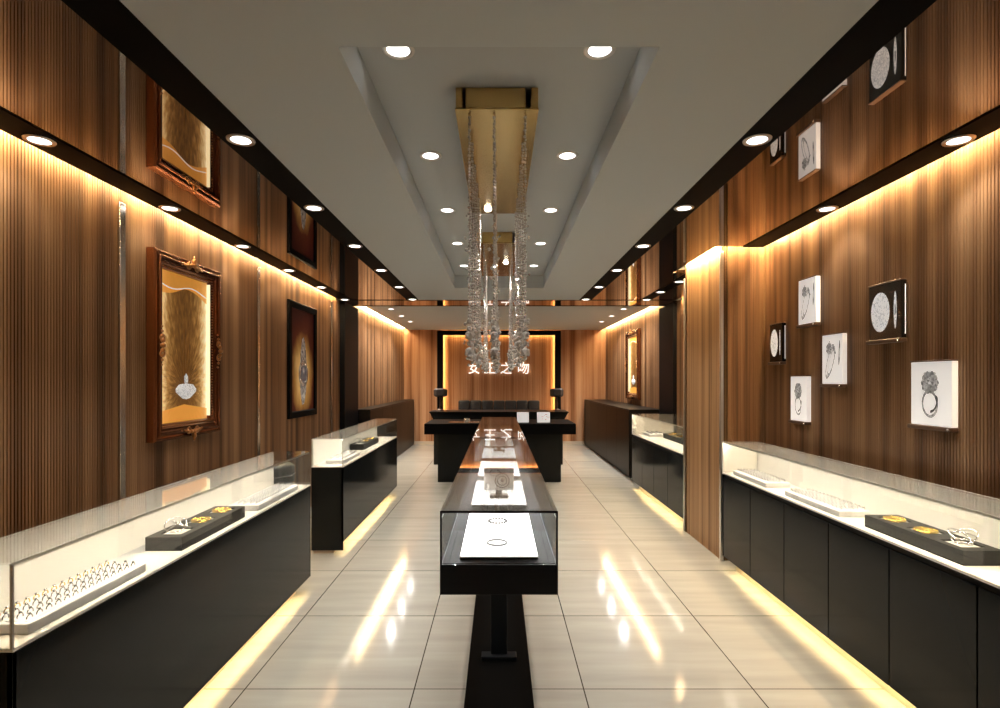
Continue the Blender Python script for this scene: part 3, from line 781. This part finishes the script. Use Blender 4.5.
# stool in the gap behind the near left showcase
t = thing('bar_stool', 'round black stool with pale trim in the gap between the left showcases', 'stool', (-1.79, 4.20, 0))
sx, sy = -1.79, 4.20
obj('base', MB().lathe(sx, sy, [(0, 0), (0.2, 0), (0.2, 0.012), (0.04, 0.035), (0, 0.035)], 28), M['chrome'], t)
obj('column', MB().cyl(sx, sy, 0.03, 0.66, 0.025), M['chrome'], t, True)
obj('seat', MB().lathe(sx, sy, [(0, 0.655), (0.17, 0.655), (0.205, 0.68), (0.205, 0.795), (0.17, 0.815), (0, 0.82)], 32), M['tuft'], t, True)
obj('seat_trim', MB().torus((sx, sy, 0.735), 0.207, 0.006, 36, 6), M['silver'], t, True)

# ------------------------------------------------------------------ gilt frames and the poster
def frame_sweep(mb, xw, inward, ya, yb, za, zb, prof):
    """prof: list of (offset inwards from the outer edge, height above the wall)"""
    loops = []
    for o, h in prof:
        x = xw + inward * h
        loops.append([mb.bm.verts.new(p) for p in ((x, ya + o, za + o), (x, yb - o, za + o), (x, yb - o, zb - o), (x, ya + o, zb - o))])
    n = len(loops)
    for i in range(n):
        a, b = loops[i], loops[(i + 1) % n]
        for k in range(4): mb.bm.faces.new((a[k], a[(k + 1) % 4], b[(k + 1) % 4], b[k]))
    return mb
GILT_PROF = [(0, 0), (0, 0.046), (0.008, 0.058), (0.014, 0.060), (0.019, 0.052), (0.028, 0.050), (0.034, 0.064), (0.042, 0.068), (0.050, 0.062), (0.054, 0.050), (0.066, 0.044), (0.072, 0.052), (0.078, 0.052), (0.084, 0.042), (0.092, 0.034), (0.098, 0.036), (0.105, 0.026), (0.105, 0.0)]
def gilt_picture(xw, inward, ya, yb, za, zb, label):
    """deep gilt shadow box: moulding, ornaments, lit sides, gold feather print, crystal on a pedestal"""
    t = thing('framed_picture', label, 'picture', (xw, (ya + yb) / 2, za), 'gilt lit picture boxes')
    W = 0.105
    obj('frame', frame_sweep(MB(), xw, inward, ya, yb, za, zb, GILT_PROF), M['frame_gilt'], t)
    def face(d): return xw + inward * d
    yc, zc = (ya + yb) / 2, (za + zb) / 2
    def ornament(y, z, horiz, sgn):
        mb = MB()
        for q in range(-4, 5):
            a = q * 0.030
            r = 0.019 * (1 - abs(q) * 0.14)
            hh = 0.062 + 0.004 * (4 - abs(q))
            oy, oz = (a, sgn * 0.010 * (1 - abs(q) / 3)) if horiz else (sgn * 0.010 * (1 - abs(q) / 3), a)
            mb.ball((face(hh), y + oy, z + oz), r, 1)
        if horiz: mb.ball((face(0.075), y, z + sgn * 0.035), 0.018, 1, 1.5).ball((face(0.075), y, z + sgn * 0.062), 0.010, 1, 1.5)
        for q in (-1, 1):
            rot = Matrix.Rotation(PI / 2, 3, 'Y')
            c = (face(0.068), y + q * 0.05, z) if horiz else (face(0.068), y, z + q * 0.05)
            mb.torus(c, 0.020, 0.006, 16, 6, rot)
        obj('ornament', mb, M['gilt'], t, True)
    ornament(yc, zb - 0.045, True, 1); ornament(yc, za + 0.045, True, -1)
    ornament(ya + 0.055, zc, False, -1); ornament(yb - 0.055, zc, False, 1)
    # rope bead inside the moulding
    mb = MB(); z = za + W + 0.004
    for (p, q) in (((ya + 0.090, za + 0.090), (yb - 0.090, za + 0.090)), ((ya + 0.090, zb - 0.090), (yb - 0.090, zb - 0.090)), ((ya + 0.090, za + 0.090), (ya + 0.090, zb - 0.090)), ((yb - 0.090, za + 0.090), (yb - 0.090, zb - 0.090))):
        n = int(max(abs(q[0] - p[0]), abs(q[1] - p[1])) / 0.020)
        for i in range(n + 1):
            f = i / n; mb.ball((face(0.036), p[0] + (q[0] - p[0]) * f, p[1] + (q[1] - p[1]) * f), 0.0065, 1)
    obj('bead_moulding', mb, M['gilt'], t, True)
    iy0, iy1, iz0, iz1 = ya + W, yb - W, za + W, zb - W
    a, b = sorted((face(0.002), face(0.006)))
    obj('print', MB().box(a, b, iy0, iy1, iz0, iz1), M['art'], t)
    a, b = sorted((face(0.007), face(0.030)))
    for p, q in ((iy0, iy0 + 0.006), (iy1 - 0.005, iy1)):
        obj('light_strip', MB().box(a, b, p, q, iz0 + 0.02, iz1 - 0.01), M['art_led'], t)
    # white wisp near the top of the print
    pts = []
    for i in range(13):
        f = i / 12; pts.append((face(0.009), iy0 + 0.02 + (iy1 - iy0 - 0.04) * f, iz1 - 0.085 - 0.020 * math.sin(f * 7.0) - 0.012 * f))
    obj('white_wisp', MB().tube(pts, 0.0038, 6), M['paper'], t)
    # shelf and crystal
    zc0 = iz0 + 0.21
    mb = MB()
    n = 12
    for r0, z0, r1, z1 in ((0.0, -0.062, 0.045, -0.055), (0.045, -0.055, 0.12, -0.012), (0.12, -0.012, 0.125, 0.008), (0.125, 0.008, 0.085, 0.040), (0.085, 0.040, 0.0, 0.046)):
        for k in range(n):
            a0, a1 = 2 * PI * k / n, 2 * PI * (k + 1) / n
            def P(r, a, z): return (face(0.020) + inward * 0.13 * r * math.sin(a), yc + r * math.cos(a), zc0 + z)
            vs = [P(r0, a0, z0), P(r0, a1, z0), P(r1, a1, z1), P(r1, a0, z1)]
            if r0 == 0: vs = [vs[0], vs[2], vs[3]]
            elif r1 == 0: vs = vs[:3]
            mb.bm.faces.new([mb.bm.verts.new(v) for v in vs])
    mb.ball((face(0.020), yc, zc0 + 0.075), 0.014, 1, 3.0)
    obj('crystal', mb, M['diamond_print_glow'], t)
    mb = MB()
    for q in range(-6, 7):
        a = PI / 2 + q * 0.23
        L = 0.34 + 0.10 * math.cos(q * 1.3)
        pts = []
        for i in range(9):
            f = i / 8
            pts.append((face(0.0085), yc + math.cos(a) * L * f * 0.62, max(iz0 + 0.08, zc0 + 0.02 + math.sin(a) * L * f - abs(q) * 0.022 * f * f)))
        mb.tube(pts, 0.0010, 5)
    obj('feather_lines', mb, M['gilt'], t)
    return t
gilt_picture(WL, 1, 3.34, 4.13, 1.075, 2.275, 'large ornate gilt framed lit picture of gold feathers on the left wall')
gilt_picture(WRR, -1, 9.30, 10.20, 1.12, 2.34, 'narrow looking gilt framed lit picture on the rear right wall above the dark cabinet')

t = thing('framed_poster', 'black framed poster of a watch glowing gold on dark red, left wall', 'picture', (WL, 5.98, 1.06))
obj('frame', frame_sweep(MB(), WL, 1, 5.56, 6.40, 1.06, 2.285, [(0, 0), (0, 0.026), (0.006, 0.030), (0.062, 0.030), (0.070, 0.020), (0.070, 0.0)]), M['black_gloss'], t)
obj('print', MB().box(WL + 0.002, WL + 0.008, 5.63, 6.33, 1.13, 2.215), M['watch'], t)
wx, wy, wz = WL + 0.0095, 6.00, 1.53
rot = Matrix.Rotation(PI / 2, 3, 'Y')
mb = MB().torus((wx, wy, wz), 0.115, 0.010, 36, 6, rot, 1.0)
mb.torus((wx, wy, wz), 0.135, 0.006, 36, 6, rot)
obj('watch_bezel', mb, M['bright_silver'], t, True)
up = MB().prism([(wy - 0.095, wz + 0.085), (wy + 0.095, wz + 0.085), (wy + 0.085, wz + 0.20), (wy + 0.050, wz + 0.33), (wy + 0.010, wz + 0.40), (wy - 0.035, wz + 0.37), (wy - 0.080, wz + 0.22)], 'x', wx - 0.003, wx + 0.002)
obj('upper_strap', up, M['strap'], t)
lo = MB().prism([(wy - 0.095, wz - 0.085), (wy - 0.085, wz - 0.20), (wy - 0.030, wz - 0.34), (wy + 0.020, wz - 0.33), (wy + 0.075, wz - 0.20), (wy + 0.095, wz - 0.085)], 'x', wx - 0.003, wx + 0.002)
obj('lower_strap', lo, M['strap'], t)
mb = MB()
n = 32
ring = [(wy + 0.108 * math.cos(2 * PI * k / n), wz + 0.108 * math.sin(2 * PI * k / n)) for k in range(n)]
mb.prism(ring, 'x', wx - 0.002, wx + 0.001)
d = obj('watch_dial', mb, pbr('blue_grey_dial', (0.20, 0.22, 0.30), 0.25), t)
mb = MB().tube([(wx + 0.003, wy, wz), (wx + 0.003, wy + 0.05, wz + 0.045)], 0.004, 6).tube([(wx + 0.003, wy, wz), (wx + 0.003, wy - 0.03, wz + 0.08)], 0.003, 6)
for q in range(12):
    a = q * PI / 6; mb.ball((wx + 0.002, wy + 0.09 * math.cos(a), wz + 0.09 * math.sin(a)), 0.006, 1)
obj('watch_hands', mb, M['bright_silver'], d)

# ------------------------------------------------------------------ framed prints on the right wall
def wall_print(yl, yr, z0, z1, kind, label):
    """yl = far (left in view) edge, yr = near edge"""
    xw = WR; th = 0.032
    t = thing('wall_print', label, 'picture', (xw, (yl + yr) / 2, z0 - 0.02), 'jewellery prints on the right wall')
    p = obj('panel', MB().box(xw - th, xw - 0.0015, yr, yl, z0, z1, 0.002, 1), M['paper'] if kind != 'diamond' else M['print_black'], t)
    obj('ledge', MB().box(xw - th - 0.012, xw - 0.0015, yr - 0.004, yl + 0.012, z0 - 0.022, z0 - 0.001, 0.003, 1), M['ledge'], t)
    obj('top_clip', MB().box(xw - th - 0.004, xw - 0.0015, yr - 0.002, yl + 0.004, z1 + 0.0005, z1 + 0.008, 0.002, 1), M['ledge'], t)
    obj('pin', MB().ball((xw - th - 0.014, yr + 0.008, z0 - 0.012), 0.007, 1), M['bright_silver'], t)
    if kind == 'diamond': obj('side_edge', MB().box(xw - th + 0.020, xw - 0.007, yr - 0.0012, yr - 0.0002, z0 + 0.02, z1 - 0.02), M['paper'], t)
    xf = xw - th - 0.0004
    yc, zc = (yl + yr) / 2, (z0 + z1) / 2; W, Hh = yl - yr, z1 - z0
    def Q(u, v): return (yc - u * W, zc + v * Hh)      # u right, v up, in panel fractions
    def ell(mb, cu, cv, ru, rv, ang, wd, a0=0, a1=2 * PI, n=40):
        out, inn = [], []
        for i in range(n + 1):
            a = a0 + (a1 - a0) * i / n
            for lst, k in ((out, 1.0), (inn, 1.0 - wd)):
                x, y = ru * k * math.cos(a), rv * k * math.sin(a)
                X = x * math.cos(ang) - y * math.sin(ang); Y = x * math.sin(ang) + y * math.cos(ang)
                y_, z_ = yc - (cu * W + X), zc + cv * Hh + Y
                lst.append(mb.bm.verts.new((xf, y_, z_)))
        for i in range(n): mb.bm.faces.new((out[i], out[i + 1], inn[i + 1], inn[i]))
    def disc(mb, cu, cv, r, sides=8, rv=None, thick=0.0012):
        rv = rv or r
        ring = [(yc - cu * W + r * math.cos(2 * PI * k / sides), zc + cv * Hh + rv * math.sin(2 * PI * k / sides)) for k in range(sides)]
        mb.prism(ring, 'x', xf - thick, xf + 0.0004)
    if kind == 'diamond':
        mb = MB(); disc(mb, -0.13, 0.0, W * 0.29, 28, Hh * 0.36)
        obj('diamond_picture', mb, M['diamond_print_glow'], p)
        mb = MB(); ell(mb, 0.33, 0.0, W * 0.045, Hh * 0.33, 0, 0.7); obj('diamond_profile', mb, M['diamond_print_glow'], p)
    elif kind == 'solitaire':
        mb = MB()
        for k in range(10):
            a = 2 * PI * k / 10; disc(mb, -0.02 + 0.155 * math.cos(a), 0.17 + 0.13 * math.sin(a), 0.017, 8)
        for k in range(6):
            a = 2 * PI * k / 6; disc(mb, -0.02 + 0.075 * math.cos(a), 0.17 + 0.06 * math.sin(a), 0.013, 7)
        for k in range(5): disc(mb, -0.02 + (k - 2) * 0.06, 0.315 + 0.02 * (k % 2), 0.008, 6)
        obj('ring_head', mb, M['ink'], p)
        mb = MB(); ell(mb, -0.02, -0.16, W * 0.20, Hh * 0.22, 0.12, 0.22, PI * 0.62, PI * 2.38); obj('ring_band', mb, M['ink'], p)
        mb = MB(); ell(mb, 0.06, -0.16, W * 0.10, Hh * 0.15, -0.45, 0.35, -PI * 0.5, PI * 0.55); obj('band_shade', mb, M['ink_dark'], p)
    else:
        mb = MB()
        ell(mb, -0.08, -0.06, W * 0.17, Hh * 0.36, -0.38, 0.20); ell(mb, -0.03, -0.05, W * 0.10, Hh * 0.31, -0.38, 0.18)
        obj('ring_band', mb, M['ink'], p)
        mb = MB()
        for k in range(7):
            a = 2 * PI * k / 7; disc(mb, -0.14 + 0.09 * math.cos(a), 0.22 + 0.085 * math.sin(a), 0.014, 7)
        disc(mb, -0.14, 0.22, 0.018, 8); disc(mb, -0.12, 0.36, 0.007, 6)
        for k in range(6): disc(mb, 0.06 + 0.02 * k, 0.28 - 0.03 * k, 0.010, 7)
        obj('ring_head', mb, M['ink'], p)
        mb = MB(); ell(mb, 0.36, 0.12, W * 0.035, Hh * 0.26, -0.05, 0.6); obj('side_view', mb, M['ink_dark'], p)
wall_print(3.14, 2.89, 1.685, 1.99, 'diamond', 'larger black print of a round white diamond, highest on the right wall near the front')
wall_print(2.82, 2.565, 1.235, 1.55, 'solitaire', 'large white print of a ring with clustered stone head, nearest on the right wall')
wall_print(3.88, 3.665, 1.85, 2.16, 'bands', 'white print of slanted ring bands, upper one above the small black print')
wall_print(4.29, 4.105, 1.60, 1.89, 'diamond', 'small black print of an oval white diamond beside the wood clad pillar')
wall_print(3.595, 3.385, 1.435, 1.75, 'bands', 'white print of slanted ring bands, lower one in the middle of the group')
wall_print(3.985, 3.775, 1.17, 1.485, 'solitaire', 'small white print of a clustered stone ring, lowest over the showcase')

# ------------------------------------------------------------------ chandeliers
def strand_mesh(ztop, zend, seed, dens=1.0):
    rnd = random.Random(seed); mb = MB()
    z = ztop - 0.008; zone = ztop - 0.42; k = 0
    while z > zend + 0.17:
        r = 0.0078 if k % 2 == 0 else 0.0055
        mb.ball((rnd.uniform(-0.002, 0.002), rnd.uniform(-0.002, 0.002), z), r, 1)
        if z < zone and rnd.random() < 0.30: mb.ball((rnd.uniform(-0.020, 0.020), rnd.uniform(-0.020, 0.020), z), rnd.uniform(0.005, 0.009), 1)
        z -= 0.0135; k += 1
    for c, r in ((0.165, 0.012), (0.135, 0.013), (0.105, 0.022), (0.072, 0.013), (0.035, 0.023), (0.010, 0.010)):
        mb.ball((0, 0, zend + c), r, 1)
        for q in range(4): mb.ball((rnd.uniform(-0.022, 0.022), rnd.uniform(-0.022, 0.022), zend + c + rnd.uniform(-0.012, 0.012)), rnd.uniform(0.005, 0.010), 1)
    return mesh_from(mb, 'crystal_strand', M['crystal'])
ZC = 2.578
strand_meshes = [strand_mesh(0.0, -e, 11 + i) for i, e in enumerate((1.03, 0.96, 1.00, 1.04))]
def chandelier(y0, y1, label, bulb_at):
    x0, x1 = -0.178, 0.161
    t = thing('chandelier', label, 'chandelier', ((x0 + x1) / 2, (y0 + y1) / 2, HR), 'crystal chandeliers in the recess')
    # canopy: side rails with a slot next to each, raised middle
    mb = MB().box(x0 + 0.040, x1 - 0.052, y0, y1, ZC, HR - 0.001, 0.003, 1)
    obj('canopy', mb, M['gold_plate'], t)
    obj('canopy_plate', MB().box(x0 - 0.003, x1 + 0.003, y0 - 0.001, y1 + 0.001, ZC - 0.006, ZC, 0.0015, 1), M['gold_plate'], t)
    for a, b in ((x0, x0 + 0.026), (x1 - 0.028, x1)):
        obj('side_rail', MB().box(a, b, y0, y1, ZC, HR - 0.001, 0.002, 1), M['gold_plate'], t)
    rows = 6
    for i in range(rows):
        y = y0 + 0.05 + (y1 - y0 - 0.10) * i / (rows - 1)
        for j, x in enumerate((-0.124, -0.020, 0.110)):
            k = 0 if i == 0 else (1 + (i * 2 + j) % 3)
            o = bpy.data.objects.new('crystal_strand', strand_meshes[k]); COL.objects.link(o); o.parent = t
            o.location = (x - t.location.x, y - t.location.y, ZC - 0.006 - HR); o.rotation_euler = (0, 0, i * 1.1 + j * 0.7)
    bx, by = bulb_at
    b = obj('spot_bulb', MB().lathe(bx, by, [(0, ZC - 0.022), (0.018, ZC - 0.016), (0.022, ZC - 0.0065), (0, ZC - 0.0065)], 18), M['bulb'], t, True)
    light_at('chandelier_beam', bx, by, ZC - 0.03, 16, 120, 0.6, (1, 0.93, 0.82), 0.03)
    return t
chandelier(2.245, 3.65, 'nearer gold plate chandelier with long crystal bead strands', (-0.072, 3.55))
chandelier(4.44, 5.85, 'farther gold plate chandelier with crystal strands, behind the nearer one', (0.065, 5.17))

# ------------------------------------------------------------------ soft room light, camera, view
w = bpy.data.worlds.new('world'); scene.world = w; w.use_nodes = True
w.node_tree.nodes['Background'].inputs[0].default_value = (0.6, 0.58, 0.55, 1); w.node_tree.nodes['Background'].inputs[1].default_value = 0.05

cam = bpy.data.cameras.new('camera'); co = bpy.data.objects.new('camera', cam); COL.objects.link(co)
co.location = (0, 0, EYE); co.rotation_euler = (PI / 2, 0, 0)
cam.sensor_fit = 'HORIZONTAL'; cam.sensor_width = 36.0; cam.lens = 36.0 * 546 / 1000
cam.shift_x = 0.001; cam.shift_y = 0.026; cam.clip_start = 0.02; cam.clip_end = 100
scene.camera = co
vs = scene.view_settings
scene.display_settings.display_device = 'sRGB'
vs.view_transform = 'Standard'; vs.look = 'None'; vs.exposure = 0.45; vs.gamma = 1.0; vs.use_curve_mapping = False
cy = scene.cycles
cy.max_bounces = 12; cy.diffuse_bounces = 5; cy.glossy_bounces = 6; cy.transparent_max_bounces = 40; cy.transmission_bounces = 6
cy.sample_clamp_indirect = 4.0; cy.caustics_reflective = False; cy.caustics_refractive = False
cy.use_denoising = True
